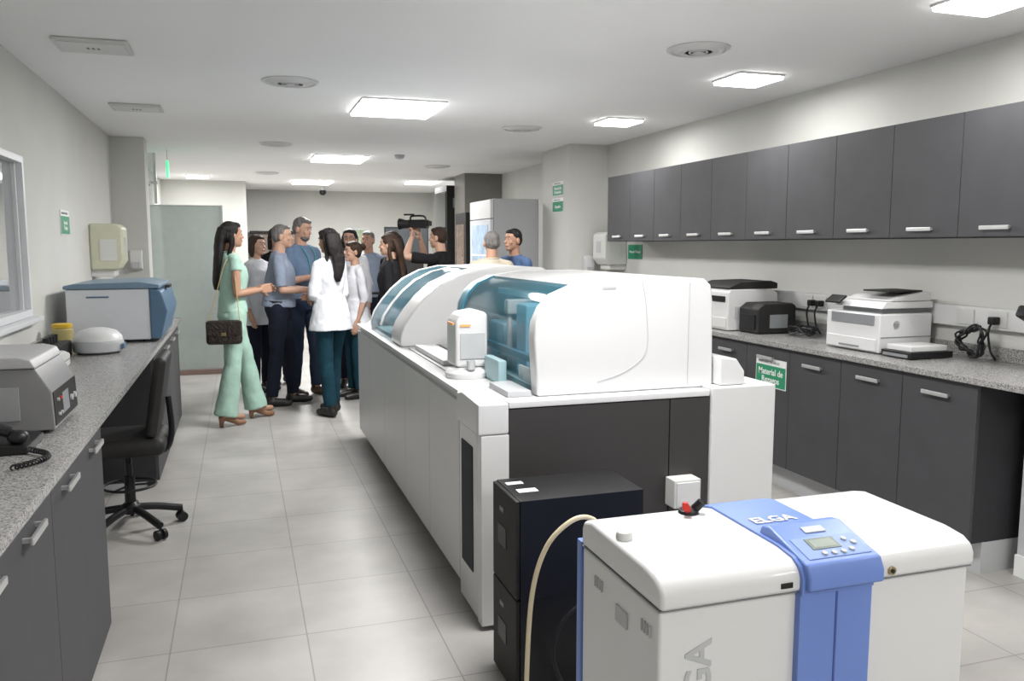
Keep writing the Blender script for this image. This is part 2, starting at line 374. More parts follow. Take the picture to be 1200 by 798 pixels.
def soap(x,y,z,label):
    t=thing('soap_dispenser',label,'dispenser',(x,y,z))
    bm=bmesh.new();prism(bm,[(y,z),(y-.09,z+.02),(y-.1,z+.12),(y-.07,z+.2),(y,z+.2)],'x',x-.055,x+.055,.012);mk('body',bm,WHITE,t)
    B('push_lever',(x-.035,x+.035,y-.115,y-.095,z+.02,z+.08),LGREY,t,bev=.004)
soap(3.49,8.1,1.22,'white soap dispenser mounted on face of the pillar')
soap(-.96,8.93,1.28,'white soap dispenser mounted on grey pilaster')
def sign(label,M,w,h,s,size,border=True):
    t=thing('wall_sign',label,'sign',M.translation)
    bm=bmesh.new();box(bm,-w/2,w/2,-h/2,h/2,0,.003,M=M);mk('plate',bm,SIGNW if border else GREEN,t)
    bm=bmesh.new();box(bm,-w/2+.006,w/2-.006,-h/2+.006,h/2*(.52 if border else .92),.003,.0042,M=M);mk('panel',bm,GREEN,t)
    text('lettering',s,size,M@Matrix.Translation((0,-h*.11 if border else 0,.0046)),SIGNW,t,bold=.001)
    if border:
        text('header_lettering','MINISTERIO DE SALUD',h*.12,M@Matrix.Translation((-.02,h*.37,.0046)),GREYP,t)
sign('green and white plastic sign fixed to charcoal cabinet door',frame((3.148,4.37,.725),(0,-1,0),(0,0,1)),.31,.18,'Material de\nRezagos',.055)
sign('upper green and white sign on pillar side',frame((3.288,8.42,2.13),(0,-1,0),(0,0,1)),.32,.15,'Material de\nProteccion',.045)
sign('lower green and white sign on pillar side',frame((3.288,8.42,1.955),(0,-1,0),(0,0,1)),.32,.15,'Deposito',.045)
sign('small green sign on white wall beside wall cabinets',frame((3.718,7.42,1.46),(0,-1,0),(0,0,1)),.3,.14,'Mesa de Trabajo',.035,False)
sign('small green sign with white edge on wall past window',frame((XL+.002,6.5,1.68),(0,1,0),(0,0,1)),.3,.17,'Area de\nTrabajo',.04)
# ---------------------------------------------------------------- left desk items
t=thing('bench_analyzer','grey metal bench instrument with sloped dark control panel','lab instrument',(-.85,3.2,.9))
IG=mat('instrument_grey',(.20,.20,.205),.45,var=.03)
bm=bmesh.new();prism(bm,[(-1.12,.912),(-.60,.912),(-.605,1.04),(-.65,1.12),(-1.12,1.12)],'y',3.03,3.43,.006);mk('body',bm,IG,t)
bm=bmesh.new();prism(bm,[(-1.125,1.121),(-.645,1.121),(-.66,1.15),(-.70,1.16),(-1.125,1.16)],'y',3.02,3.44,.006);mk('top_lid',bm,mat('lid_grey',(.38,.38,.39),.4,var=.03),t,'lighter grey top lid')
Mp=frame((-.6025,3.23,.975),(0,1,0),(-.005,0,.128))
bm=bmesh.new();box(bm,-.19,.19,-.05,.062,-.001,.003,M=Mp);mk('control_panel',bm,BLKM,t)
for i,(u,v) in enumerate([(-.14,.03),(-.10,.03),(-.14,-.02),(-.10,-.02),(.08,.0),(.14,.0)]):
    bm=bmesh.new();r=.006 if i<4 else .011
    cyl(bm,Mp@V((u,v,.003)),Mp@V((u,v,.010)),r,seg=16);mk('knob',bm,RED if i==1 else LGREY,t)
bm=bmesh.new();box(bm,-.06,.04,-.03,.04,.003,.0045,M=Mp);mk('display',bm,GREYP,t)
B('front_plate',(-1.05,-.7,3.026,3.03,.95,1.06),mat('plate_grey',(.28,.28,.29),.4,var=.03),t,bev=.001)
for y in (3.07,3.39): 
    bm=bmesh.new();cyl(bm,(-.64,y,.9005),(-.64,y,.913),.015);cyl(bm,(-1.08,y,.9005),(-1.08,y,.913),.015);mk('foot',bm,BLK,t)
t=thing('telephone','black desk telephone with coiled cord on granite desk','telephone',(-.70,2.75,.9))
bm=bmesh.new();prism(bm,[(-.90,.901),(-.62,.901),(-.62,.925),(-.90,.965)],'y',2.74,2.96,.006);mk('base',bm,BLK,t)
bm=bmesh.new();tube(bm,[(-.86,2.77,.985),(-.76,2.77,.995),(-.67,2.77,.965)],.017);ell(bm,(-.865,2.77,.975),(.03,.028,.022));ell(bm,(-.65,2.77,.95),(.03,.028,.022));mk('handset',bm,BLK,t)
bm=bmesh.new();pts=[]
for i in range(160):
    a=i*.9;f=i/160;pts.append((-.62+.07*math.sin(f*3.1)+.007*math.cos(a),2.76-.22*f,.912+.007*math.sin(a)))
tube(bm,pts,.003,seg=5,n=1);mk('cord',bm,BLK,t)
bm=bmesh.new()
for i in range(3):
    for j in range(4): box(bm,-.83+i*.035,-.81+i*.035,2.83+j*.03,2.85+j*.03,.95-i*.005,.965-i*.005)
mk('keypad',bm,GREYP,t)
t=thing('mini_centrifuge','small white dome-lidded bench centrifuge on granite desk','centrifuge',(-.80,5.3,.9))
bm=bmesh.new();lathe(bm,[(.11,.902),(.135,.915),(.14,.96),(.132,.975)],(-.80,5.3,0));mk('base',bm,LGREY,t)
bm=bmesh.new();lathe(bm,[(.134,.976),(.128,1.0),(.10,1.03),(.05,1.045),(.01,1.048)],(-.80,5.3,0));mk('lid',bm,WHITE,t)
B('control_strip',(-.672,-.655,5.24,5.34,.925,.955),BLUEC,t,bev=.003)
t=thing('benchtop_centrifuge','white boxy bench centrifuge with steel-blue lid and side','centrifuge',(-.78,6.2,.9))
bm=bmesh.new();box(bm,-1.05,-.56,5.8,6.6,.915,1.245,.012);mk('body',bm,mat('pale_grey_enamel',(.66,.68,.72),.35,var=.02),t)
bm=bmesh.new();prism(bm,[(-.56,.92),(-.50,.92),(-.455,1.1),(-.49,1.23),(-.56,1.25)],'y',5.78,6.62,.012);mk('front_fascia',bm,BLUEC,t,'steel-blue front fascia')
bm=bmesh.new();prism(bm,[(-1.06,1.246),(-.50,1.246),(-.50,1.27),(-.62,1.29),(-1.0,1.28),(-1.06,1.268)],'y',5.79,6.61,.008);mk('lid',bm,mat('lid_blue_grey',(.16,.24,.33),.35,var=.03),t,'blue-grey hinged lid')
B('handle',(-.49,-.462,6.1,6.3,1.235,1.255),BLK,t,bev=.004)
bm=bmesh.new();box(bm,-.93,-.80,5.796,5.8,1.19,1.20);mk('label_plate',bm,BLUEC,t)
for (x,y) in [(-1.0,5.86),(-.6,5.86),(-1.0,6.54),(-.6,6.54)]:
    bm=bmesh.new();cyl(bm,(x,y,.9005),(x,y,.917),.02);mk('foot',bm,BLK,t)
t=thing('sample_jar','clear jar of amber liquid with yellow lid','jar',(-1.03,5.55,.9))
bm=bmesh.new();lathe(bm,[(.055,.901),(.06,.91),(.06,1.02),(.05,1.03)],(-1.03,5.55,0));mk('body',bm,mat('amber_jar',(.42,.36,.16),.15,var=.1),t)
bm=bmesh.new();lathe(bm,[(.055,1.031),(.057,1.05),(.05,1.055)],(-1.03,5.55,0));mk('lid',bm,YEL,t)
t=thing('tube_rack','black plastic tube rack on granite desk','rack',(-1.0,5.0,.9))
B('base',(-1.09,-.93,4.9,5.25,.901,.985),BLKM,t,bev=.004)
for k in range(4):
    bm=bmesh.new();y=4.95+k*.07;cyl(bm,(-1.0,y,.986),(-1.0,y,1.03),.018,seg=12);mk('cap',bm,BLK,t)
t=thing('instrument_case','low white instrument case beside window','case',(-1.0,4.45,.9))
bm=bmesh.new();prism(bm,[(4.25,.901),(4.80,.901),(4.80,.965),(4.68,.99),(4.35,.99),(4.25,.965)],'x',-1.12,-.86,.01);mk('body',bm,OFFW,t)
B('lid_seam',(-.861,-.857,4.27,4.78,.935,.941),GREYP,t)
# ---------------------------------------------------------------- chair
cx,cy=-.60,4.72
t=thing('swivel_chair','black upholstered swivel stool chair with backrest and castors','chair',(cx,cy,0))
bm=bmesh.new();lathe(bm,[(.045,.10),(.05,.14),(.028,.16),(.026,.30)],(cx,cy,0));cyl(bm,(cx,cy,.28),(cx,cy,.45),.018);mk('gas_lift',bm,BLK,t)
for k in range(5):
    a=math.radians(20+72*k);dx,dy=math.cos(a),math.sin(a);L=.26
    bm=bmesh.new();tube(bm,[(cx+dx*.03,cy+dy*.03,.125),(cx+dx*L*.5,cy+dy*L*.5,.11),(cx+dx*L,cy+dy*L,.075)],.020,n=4)
    mk('base_arm',bm,BLK,t)
    bm=bmesh.new();px,py=-dy,dx
    for s in (-.018,.018):
        c=V((cx+dx*L+px*s,cy+dy*L+py*s,.028));cyl(bm,c-V((px,py,0))*.009,c+V((px,py,0))*.009,.027,seg=16)
    cyl(bm,(cx+dx*L,cy+dy*L,.03),(cx+dx*L,cy+dy*L,.08),.008,seg=8)
    mk('castor',bm,BLK,t)
bm=bmesh.new();pts=[(cx+.13*math.cos(2*math.pi*i/24),cy+.13*math.sin(2*math.pi*i/24),.25) for i in range(25)];tube(bm,pts,.007,n=1,seg=8)
for k in range(3):
    a=2.1*k;cyl(bm,(cx,cy,.25),(cx+.13*math.cos(a),cy+.13*math.sin(a),.25),.006,seg=8)
mk('foot_ring',bm,BLK,t)
bm=bmesh.new();box(bm,cx-.22,cx+.20,cy-.22,cy+.22,.44,.535,.042,4);mk('seat',bm,BLKM,t)
bm=bmesh.new();box(bm,-.03,.03,-.21,.21,-.21,.21,.028,4,M=Matrix.Translation((cx+.165,cy,.745))@Matrix.Rotation(math.radians(9),4,'Y'));mk('backrest',bm,BLKM,t)
bm=bmesh.new();tube(bm,[(cx+.05,cy,.435),(cx+.18,cy,.43),(cx+.22,cy,.53),(cx+.21,cy,.72)],.016);mk('back_support',bm,BLK,t)
bm=bmesh.new();tube(bm,[(cx+.02,cy-.1,.432),(cx+.04,cy-.26,.422)],.006,n=2);mk('height_lever',bm,BLK,t)
# ---------------------------------------------------------------- analyser
AX=.86
t=thing('chemistry_analyzer','large white automated laboratory analyzer with two teal-windowed hoods','lab analyzer',(1.5,4.8,0))
bm=bmesh.new();box(bm,AX+.02,2.18,3.06,6.5,.07,.895,.006);mk('base_cabinet',bm,WHITE,t)
B('plinth',(AX+.06,2.1,3.12,6.45,.012,.071),BLKM,t)
edges=[3.34,3.93,4.56,5.28,5.93,6.49]
for i in range(5):
    B('service_door',(AX,AX+.021,edges[i]+.003,edges[i+1]-.003,.085,.865),WHITE,t,bev=.002)
B('service_door',(AX,AX+.021,3.062,3.334,.03,.785),WHITE2,t,bev=.004,label='tall white door with dark window')
B('window',(AX-.004,AX+.001,3.12,3.29,.2,.72),mat('smoked_panel',(.035,.04,.045),.6,var=.05,spec=.15),t,bev=.001)
bm=bmesh.new();prism(bm,[(3.0,.79),(3.34,.79),(3.34,.905),(3.25,.925),(3.0,.915)],'x',AX-.012,.974,.01);mk('corner_cover',bm,WHITE2,t)
B('corner_post',(AX,.974,3.0,3.06,.02,.789),WHITE2,t,bev=.004)
B('end_panel',(.975,1.68,3.012,3.059,.05,.885),BROWNB,t,bev=.003,label='dark brown-grey end panel')
B('end_panel',(1.684,1.87,3.012,3.059,.05,.885),BROWNB,t,bev=.003,label='narrow dark brown-grey end panel')
B('side_module',(1.875,2.19,3.0,3.7,.03,.925),WHITE,t,bev=.008)
bm=bmesh.new();prism(bm,[(1.93,.9255),(2.05,.9255),(2.05,.985),(2.01,1.04),(1.93,1.05)],'y',3.03,3.6,.008);mk('side_step',bm,WHITE2,t)
bm=bmesh.new();box(bm,AX-.005,2.18,3.345,6.5,.896,.915,.004);box(bm,.976,1.87,3.01,3.345,.889,.915,.004);mk('deck',bm,WHITE2,t)
B('deck_recess',(.93,1.09,3.86,4.8,.9155,.922),LGREY,t,bev=.002)
B('deck_recess',(1.13,1.9,4.36,4.85,.9155,.93),LGREY,t,bev=.002)
B('deck_ridge',(.95,1.07,4.0,4.7,.9225,.95),WHITE,t,bev=.006)
prof1=[(1.12,.916),(1.105,1.15),(1.112,1.215),(1.14,1.275),(1.19,1.325),(1.28,1.362),(1.44,1.385),(1.78,1.388),(1.87,1.382),(1.905,1.355),(1.915,1.29),(1.925,.916)]
bm=bmesh.new();prism(bm,prof1,'y',3.08,3.16,.010,3);mk('hood_end',bm,WHITE2,t)
def strip(bm,prof,y0,y1,th):
    n=len(prof);c=V((1.5,1.1));A=[]
    for p in prof:
        d=(c-V(p)).normalized()*th;A.append((V(p),V(p)+d))
    r=[[bm.verts.new((q[0].x,y,q[0].y)) for q in A] for y in (y0,y1)]
    s=[[bm.verts.new((q[1].x,y,q[1].y)) for q in A] for y in (y0,y1)]
    for i in range(n-1):
        bm.faces.new([r[0][i],r[0][i+1],r[1][i+1],r[1][i]]);bm.faces.new([s[0][i],s[1][i],s[1][i+1],s[0][i+1]])
        for k in (0,1): bm.faces.new([r[k][i],s[k][i],s[k][i+1],r[k][i+1]])
    for i in (0,n-1): bm.faces.new([r[0][i],r[1][i],s[1][i],s[0][i]])
bm=bmesh.new();strip(bm,prof1[:6],3.161,4.24,.006);mk('hood_window',bm,TEAL,t,'curved translucent teal window')
bm=bmesh.new();strip(bm,prof1[5:],3.161,4.24,.02);mk('hood_roof',bm,WHITE2,t)
bm=bmesh.new();strip(bm,[(a-.003,b+.003) for a,b in prof1[:6]],4.20,4.30,.012);mk('window_frame',bm,TEALS,t)
bm=bmesh.new();prism(bm,prof1,'y',4.301,4.34,.01);mk('hood_end',bm,WHITE2,t)
PT=mat('pale_teal',(.35,.52,.56),.4,var=.04)
B('hood_floor',(1.14,1.89,3.17,4.235,.916,.94),PT,t)
B('inner_back_wall',(1.66,1.70,3.2,4.23,.941,1.34),TEALS,t)
bm=bmesh.new();box(bm,1.20,1.34,3.46,3.60,.94,1.26,.015);box(bm,1.22,1.5,3.26,3.38,.94,1.10,.01);mk('pipette_module',bm,LBLU,t)
bm=bmesh.new();box(bm,1.22,1.55,3.86,4.12,.94,1.14,.02);mk('reagent_module',bm,LBLU,t)
bm=bmesh.new();box(bm,1.18,1.6,3.66,3.72,1.20,1.27,.01);cyl(bm,(1.20,3.69,.96),(1.20,3.69,1.21),.012);mk('pipette_arm',bm,WHITE,t)
bm=bmesh.new();box(bm,1.3,1.36,3.2,4.2,1.27,1.30,.006);box(bm,1.42,1.52,3.3,3.5,1.1,1.3,.01);mk('gantry',bm,LBLU,t)
bm=bmesh.new();cyl(bm,(1.26,3.78,.941),(1.26,3.78,1.0),.09);mk('rotor',bm,LGREY,t)
B('inner_rail',(1.17,1.20,3.18,4.2,1.02,1.05),TEALS,t,bev=.004)
for k in range(8):
    bm=bmesh.new();y=3.22+k*.028;cyl(bm,(1.16,y,.941),(1.16,y,1.0),.009,seg=10);mk('sample_tube',bm,SIGNW,t)
bm=bmesh.new();tube(bm,[(1.58,3.079,1.37),(1.60,3.079,1.25),(1.60,3.079,1.08),(1.50,3.079,1.0),(1.38,3.079,.965)],.0014,seg=6);mk('panel_seam',bm,LGREY,t)
bm=bmesh.new();tube(bm,[(1.80,3.079,1.365),(1.80,3.079,.93)],.0014,seg=6,n=2);mk('panel_seam',bm,LGREY,t)
bm=bmesh.new();box(bm,1.40,1.46,3.0785,3.0802,1.345,1.355);mk('badge',bm,LGREY,t)
bm=bmesh.new();lathe(bm,[(.095,.9155),(.10,.925),(.10,.94),(.085,.955),(.03,.96)],(.985,3.68,0));mk('carousel_base',bm,WHITE2,t)
bm=bmesh.new();prism(bm,[(.93,.961),(1.085,.961),(1.085,1.21),(1.04,1.225),(.96,1.21),(.93,1.17)],'y',3.66,3.84,.018,4);mk('sampler_tower',bm,WHITE2,t)
bm=bmesh.new();box(bm,.926,.932,3.70,3.80,1.155,1.165);box(bm,.95,1.0,3.656,3.661,1.15,1.16);mk('status_light',bm,mat('orange_light',(.8,.35,.12),.5,em=.3),t)
bm=bmesh.new();box(bm,.95,1.07,3.655,3.662,1.0,1.12,.002);mk('sampler_window',bm,LGREY,t)
B('sampler_rail',(1.06,1.10,3.42,3.64,.9155,1.02),PT,t,bev=.008,label='teal sampler rail block')
bm=bmesh.new();cyl(bm,(.985,3.60,.961),(.985,3.60,1.0),.02,seg=14);mk('sampler_spindle',bm,LGREY,t)
B('front_tray',(1.0,1.10,3.10,3.36,.9155,.94),LGREY,t,bev=.003)
B('instruction_label',(.99,1.06,3.03,3.07,.9152,.918),mat('pale_label',(.5,.6,.72),.5),t)
prof2=[(.90,.916),(.90,.98),(.925,1.05),(.98,1.13),(1.05,1.21),(1.14,1.285),(1.26,1.345),(1.40,1.375),(1.80,1.385),(1.90,1.34),(1.94,1.24),(1.95,.916)]
bm=bmesh.new();prism(bm,prof2,'y',4.88,5.20,.014,3);mk('hood_end',bm,WHITE2,t)
bm=bmesh.new();strip(bm,prof2[:8],5.201,6.02,.006);mk('hood_window',bm,TEAL,t,'curved translucent teal window')
bm=bmesh.new();strip(bm,prof2[7:],5.201,6.02,.02);mk('hood_roof',bm,WHITE2,t)
bm=bmesh.new();prism(bm,prof2,'y',6.021,6.09,.01);mk('hood_end',bm,WHITE2,t)
bm=bmesh.new();strip(bm,[(a-.004,b+.002) for a,b in prof2[1:8]],5.56,5.64,.004);mk('window_frame',bm,WHITE2,t)
B('hood_floor',(.93,1.9,5.21,6.01,.916,.94),PT,t)
bm=bmesh.new();box(bm,1.15,1.7,5.35,5.9,.94,1.15,.03);mk('reagent_module',bm,TEALS,t)
bm=bmesh.new();box(bm,1.05,1.5,5.3,5.36,1.08,1.13,.01);mk('pipette_arm',bm,LBLU,t)
bm=bmesh.new();prism(bm,[(.93,.916),(1.4,.916),(1.4,1.05),(1.05,1.05)],'y',6.12,6.48,.01);mk('rear_module',bm,WHITE,t)
for (x,y) in [(.96,3.2),(.96,6.4),(2.05,3.2),(2.05,6.4)]:
    bm=bmesh.new();cyl(bm,(x,y,0),(x,y,.02),.03);mk('foot',bm,BLK,t)
t=thing('adapter_box','small white electrical box fixed to dark analyzer panel','electrical box',(1.72,2.97,.5))
B('housing',(1.665,1.79,2.93,3.0105,.44,.56),OFFW,t,bev=.006)
B('cover',(1.675,1.78,2.924,2.93,.45,.55),WHITE,t,bev=.002)
# UPS
t=thing('battery_backup_tower','tall black stacked battery backup tower beside white analyzer','battery backup',(1.05,2.62,0))
for (z0,z1) in ((.012,.3492),(.350,.69)):
    B('cabinet',(.845,1.29,2.48,2.75,z0,z1),BLK,t,bev=.0015)
    B('front_bezel',(.83,.845,2.485,2.745,z0+.002,z1-.002),BLKM,t,bev=.003)
    B('badge',(.828,.8305,2.62,2.66,z1-.08,z1-.065),GREYP,t)
    B('display',(.828,.8305,2.59,2.68,z1-.2,z1-.13),BLK,t)
B('sticker',(.86,.92,2.67,2.70,.6905,.6915),SIGNW,t)
B('sticker',(.87,.94,2.57,2.61,.6905,.6915),SIGNW,t)
B('barcode_label',(1.05,1.065,2.478,2.48,.40,.44),SIGNW,t)
for (x,y) in [(.88,2.52),(1.25,2.52),(.88,2.71),(1.25,2.71)]:
    bm=bmesh.new();cyl(bm,(x,y,0),(x,y,.014),.015);mk('foot',bm,BLKM,t)
bm=bmesh.new();tube(bm,[(1.1,2.44,.35),(.98,2.42,.30),(.93,2.40,.18),(1.0,2.38,.04),(1.15,2.36,.012),(1.4,2.3,.01)],.007)
tag(mk('power_cable',bm,BLK),'loose black power cable hanging beside battery tower','cable')
# ---------------------------------------------------------------- water purifier
t=thing('water_purifier','white water purification unit with periwinkle-blue central band','water purifier',(1.28,1.72,0))
X0,X1,YA,YZ=.825,1.685,1.505,1.93
bm=bmesh.new();box(bm,X0+.004,X1-.004,YA+.006,YZ,.10,.738,.010,3);mk('cabinet',bm,WHITE2,t)
lidp=[(YA-.008,.742),(YA-.008,.775),(YA,.795),(YA+.025,.810),(YA+.08,.818),(YZ-.06,.822),(YZ-.01,.81),(YZ,.79),(YZ,.742)]
bm=bmesh.new();prism(bm,lidp,'x',X0,X1,.012,4);mk('lid',bm,WHITE2,t)
bm=bmesh.new();box(bm,X0+.002,X1-.002,YA,YZ,.7385,.7415);mk('lid_seam',bm,GREYP,t)
S0,S1=1.175,1.375
bm=bmesh.new();box(bm,S0,S1,YA-.012,YA+.01,.09,.745,.003);mk('front_band',bm,BLUE,t,'periwinkle-blue front band')
bandp=[(YA-.018,.735),(YA-.018,.775),(YA-.006,.80),(YA+.022,.816),(YA+.08,.824),(YZ-.06,.828),(YZ-.008,.816),(YZ+.004,.79),(YZ+.004,.742)]
bm=bmesh.new();prism(bm,bandp,'x',S0,S1,.004);mk('lid_band',bm,BLUE,t,'periwinkle-blue lid band')
bm=bmesh.new();box(bm,1.272,1.277,YA-.0135,YA-.011,.1,.735);mk('band_seam',bm,mat('deep_blue',(.05,.08,.30),.4),t)
pod=[(YA-.034,.750),(YA-.034,.780),(YA-.020,.808),(YA+.125,.850),(YA+.155,.845),(YA+.165,.82),(YA,.745)]
bm=bmesh.new();prism(bm,pod,'x',S0+.008,S1+.014,.006,3);mk('control_pod',bm,BLUE,t,'raised blue control pod')
# panel plane through the sloped pod face
pa=V((YA-.020,.808));pb=V((YA+.125,.850));pm=pa.lerp(pb,.5)
sd=V((0,pb.x-pa.x,pb.y-pa.y)).normalized()
Mc=frame((1.286,pm.x,pm.y),(1,0,0),sd)
bm=bmesh.new();box(bm,-.085,.088,-.060,.018,-.004,.0022,.002,M=Mc);mk('screen_bezel',bm,mat('mid_blue_bezel',(.20,.29,.55),.4),t,'paler blue rounded bezel')
bm=bmesh.new();box(bm,-.052,.026,-.030,.010,.001,.0036,M=Mc);mk('display_screen',bm,LCD,t,'grey-green LCD screen')
bm=bmesh.new();box(bm,-.044,.018,-.024,.004,.0036,.0040,M=Mc);mk('display_area',bm,mat('lcd_area',(.22,.26,.22),.4,var=.1,scale=120),t)
for (u,v) in [(.050,-.004),(.066,-.020),(-.034,-.046),(-.008,-.047),(.018,-.047),(.044,-.042)]:
    bm=bmesh.new();cyl(bm,Mc@V((u,v,.001)),Mc@V((u,v,.006)),.0068,seg=16);mk('button',bm,LGREY,t)
text('brand_lettering','ELGA',.052,frame((1.268,YA+.225,.828),(1,0,0),(0,1,.01)),WHITE,t,bold=.0012,ext=.001)
bm=bmesh.new();box(bm,-.028,.03,.034,.056,-.001,.0028,M=Mc);mk('rating_label',bm,LGREY,t)
text('side_lettering','ELGA',.092,frame((.93,YA+.0045,.55),(0,0,1),(-1,0,0)),LGREY,t,bold=.0016,ext=.001)
bm=bmesh.new();cyl(bm,(1.43,YA-.014,.762),(1.43,YA-.007,.762),.010,seg=20);mk('lock',bm,mat('brass',(.4,.32,.18),.3,1),t)
bm=bmesh.new();cyl(bm,(1.43,YA-.016,.762),(1.43,YA-.013,.762),.005,seg=12);mk('keyhole',bm,BLK,t)
bm=bmesh.new();box(bm,1.125,1.155,YA-.011,YA-.007,.757,.769);mk('port',bm,BLK,t)
B('back_panel',(X0,X1,YZ+.001,YZ+.03,.10,.75),BLUE,t,bev=.004,label='periwinkle-blue back panel')
for y0 in (1.545,1.80):
    bm=bmesh.new()
    for k in range(4): box(bm,X0-.001,X0+.0045,y0+k*.013,y0+.004+k*.013,.665,.692)
    mk('vent',bm,LGREY,t)
B('side_label',(X0-.001,X0+.0045,1.66,1.72,.63,.67),LGREY,t,bev=.001)
bm=bmesh.new();lathe(bm,[(.028,.818),(.026,.83),(.012,.836)],(1.10,1.86,0));mk('knob_base',bm,BLK,t)
bm=bmesh.new();cyl(bm,(1.088,1.845,.836),(1.075,1.83,.848),.010,seg=14);cyl(bm,(1.09,1.86,.834),(1.09,1.86,.85),.008,seg=14);mk('knob',bm,RED,t,'red valve knob')
bm=bmesh.new();cyl(bm,(1.115,1.855,.832),(1.13,1.845,.852),.012,seg=14);mk('valve',bm,BLK,t)
bm=bmesh.new();lathe(bm,[(.02,.815),(.02,.832),(.016,.838)],(.855,1.74,0));mk('inlet_port',bm,OFFW,t)
for (x,y) in [(.89,1.56),(1.64,1.56),(.89,1.88),(1.64,1.88)]:
    bm=bmesh.new();cyl(bm,(x-.012,y,.045),(x+.012,y,.045),.045,seg=20);cyl(bm,(x,y,.05),(x,y,.105),.012);mk('castor',bm,BLK,t)
bm=bmesh.new();tube(bm,[(.89,1.972,.60),(.90,1.985,.75),(.875,2.0,.787),(.82,2.0,.78),(.755,2.0,.72),(.715,2.0,.60),(.70,2.0,.40),(.70,2.0,.2),(.73,2.02,.03),(.95,2.15,.009),(1.2,2.3,.009)],.0068)
tag(mk('water_hose',bm,HOSE),'cream plastic water hose looping behind the purifier','hose')
# ---------------------------------------------------------------- glass partition area
FG=mat('frosted_glass',(.42,.50,.49),.5,var=.03,alpha=.62)
t=thing('glass_partition','frosted glass partition with aluminium posts beside walkway','glass partition',(-.66,10.4,0))
B('frosted_pane',(-1.14,-.19,10.39,10.405,.06,1.98),FG,t)
B('edge_post',(-.19,-.17,10.38,10.415,.06,1.99),LGREY,t)
B('top_rail',(-1.14,-.17,10.385,10.41,1.98,1.99),MET,t)
B('base_rail',(-1.14,-.17,10.36,10.435,.001,.06),mat('terracotta_skirting',(.30,.2,.18),.5,var=.05),t)
B('post',(-.90,-.87,10.38,10.415,2.0,ZC-.001),MET,t)
B('clear_pane',(-1.14,-.90,10.392,10.402,1.991,ZC-.002),mat('clear_glass',(.55,.65,.65),.05,alpha=.35),t)
t=thing('exit_sign','green illuminated exit sign hanging from ceiling','exit sign',(-.72,10.0,2.4))
B('lit_panel',(-.725,-.71,9.9,10.1,2.27,2.45),GREENL,t,bev=.003)
B('bracket',(-.722,-.713,9.98,10.02,2.45,ZC-.001),MET,t)
t=thing('door_closer','grey metal door closer arm by the glass','door closer',(-.87,9.4,2.1))
B('arm',(-.98,-.79,9.6,9.63,2.17,2.20),MET,t,bev=.004);B('housing',(-.90,-.86,9.25,9.61,2.15,2.21),GREYP,t,bev=.006)
# fridge
t=thing('display_refrigerator','tall grey refrigerator with glass door showing shelves','refrigerator',(2.98,9.4,0))
B('body',(2.74,3.28,9.0,9.88,.08,2.05),mat('fridge_grey',(.42,.43,.44),.4,var=.02),t,bev=.01)
B('base',(2.78,3.26,9.04,9.84,.001,.081),BLK,t)
B('door',(2.70,2.739,9.01,9.87,.12,1.82),mat('fridge_frame',(.6,.62,.65),.35,var=.02),t,bev=.004)
B('glass',(2.694,2.701,9.10,9.78,.22,1.76),mat('fridge_glow_glass',(.34,.44,.55),.1,em=.5,var=.35,scale=7),t)
B('header',(2.70,2.739,9.01,9.87,1.83,2.04),WHITE,t,bev=.004)
for z in (.5,.8,1.1,1.4): B('shelf',(2.690,2.695,9.11,9.77,z,z+.02),SIGNW,t)
bm=bmesh.new();tube(bm,[(2.70,9.06,.8),(2.66,9.06,.84),(2.66,9.06,1.2),(2.70,9.06,1.24)],.01,n=4);mk('handle',bm,MET,t)
t=thing('vending_kiosk','black upright kiosk with framed dark screen','kiosk',(2.85,10.7,0))
B('cabinet',(2.80,3.3,10.45,11.0,.002,1.95),BLKM,t,bev=.01)
B('screen',(2.793,2.80,10.52,10.93,1.0,1.8),mat('brown_screen',(.13,.09,.07),.2,em=.3,var=.5),t)
t=thing('vending_machine','tall black vending machine with glossy door','vending machine',(3.3,12.9,0))
B('cabinet',(3.05,3.66,12.5,13.3,.002,2.44),BLKM,t,bev=.01);B('door_panel',(3.04,3.051,12.55,13.25,.1,2.35),GLASSD,t);B('logo_strip',(3.15,3.5,12.495,12.5,2.1,2.25),GREYP,t)
t=thing('television','black wall television on dark stand','television',(2.9,14.6,0))
B('screen',(2.42,3.2,14.5,14.55,1.35,1.85),BLK,t,bev=.006);B('bezel',(2.44,3.18,14.494,14.5,1.38,1.82),GLASSD,t);B('stand',(2.5,3.1,14.45,14.8,.002,1.36),BLKM,t,bev=.01)
t=thing('notice_board','pale green chart in thin frame on far wall','notice board',(2.15,16.48,1.8))
B('frame',(1.95,2.45,16.475,16.498,1.5,1.86),WHITE,t);B('chart',(1.98,2.42,16.47,16.476,1.53,1.83),mat('chart_green',(.42,.50,.36),.6,var=.3,scale=20),t)
t=thing('counter_hutch','low brown reception shelf against far wall','shelf',(.8,16.2,0))
B('body',(.25,1.15,15.9,16.48,.002,1.75),mat('brown_wood',(.16,.12,.10),.5,var=.15),t,bev=.01);B('top_shelf',(.2,1.2,15.85,16.48,1.751,1.79),BLKM,t)
for k in range(2): B('door',(.27+.44*k,.68+.44*k,15.885,15.9,.1,1.7),MC['brown_wood'],t,bev=.003)

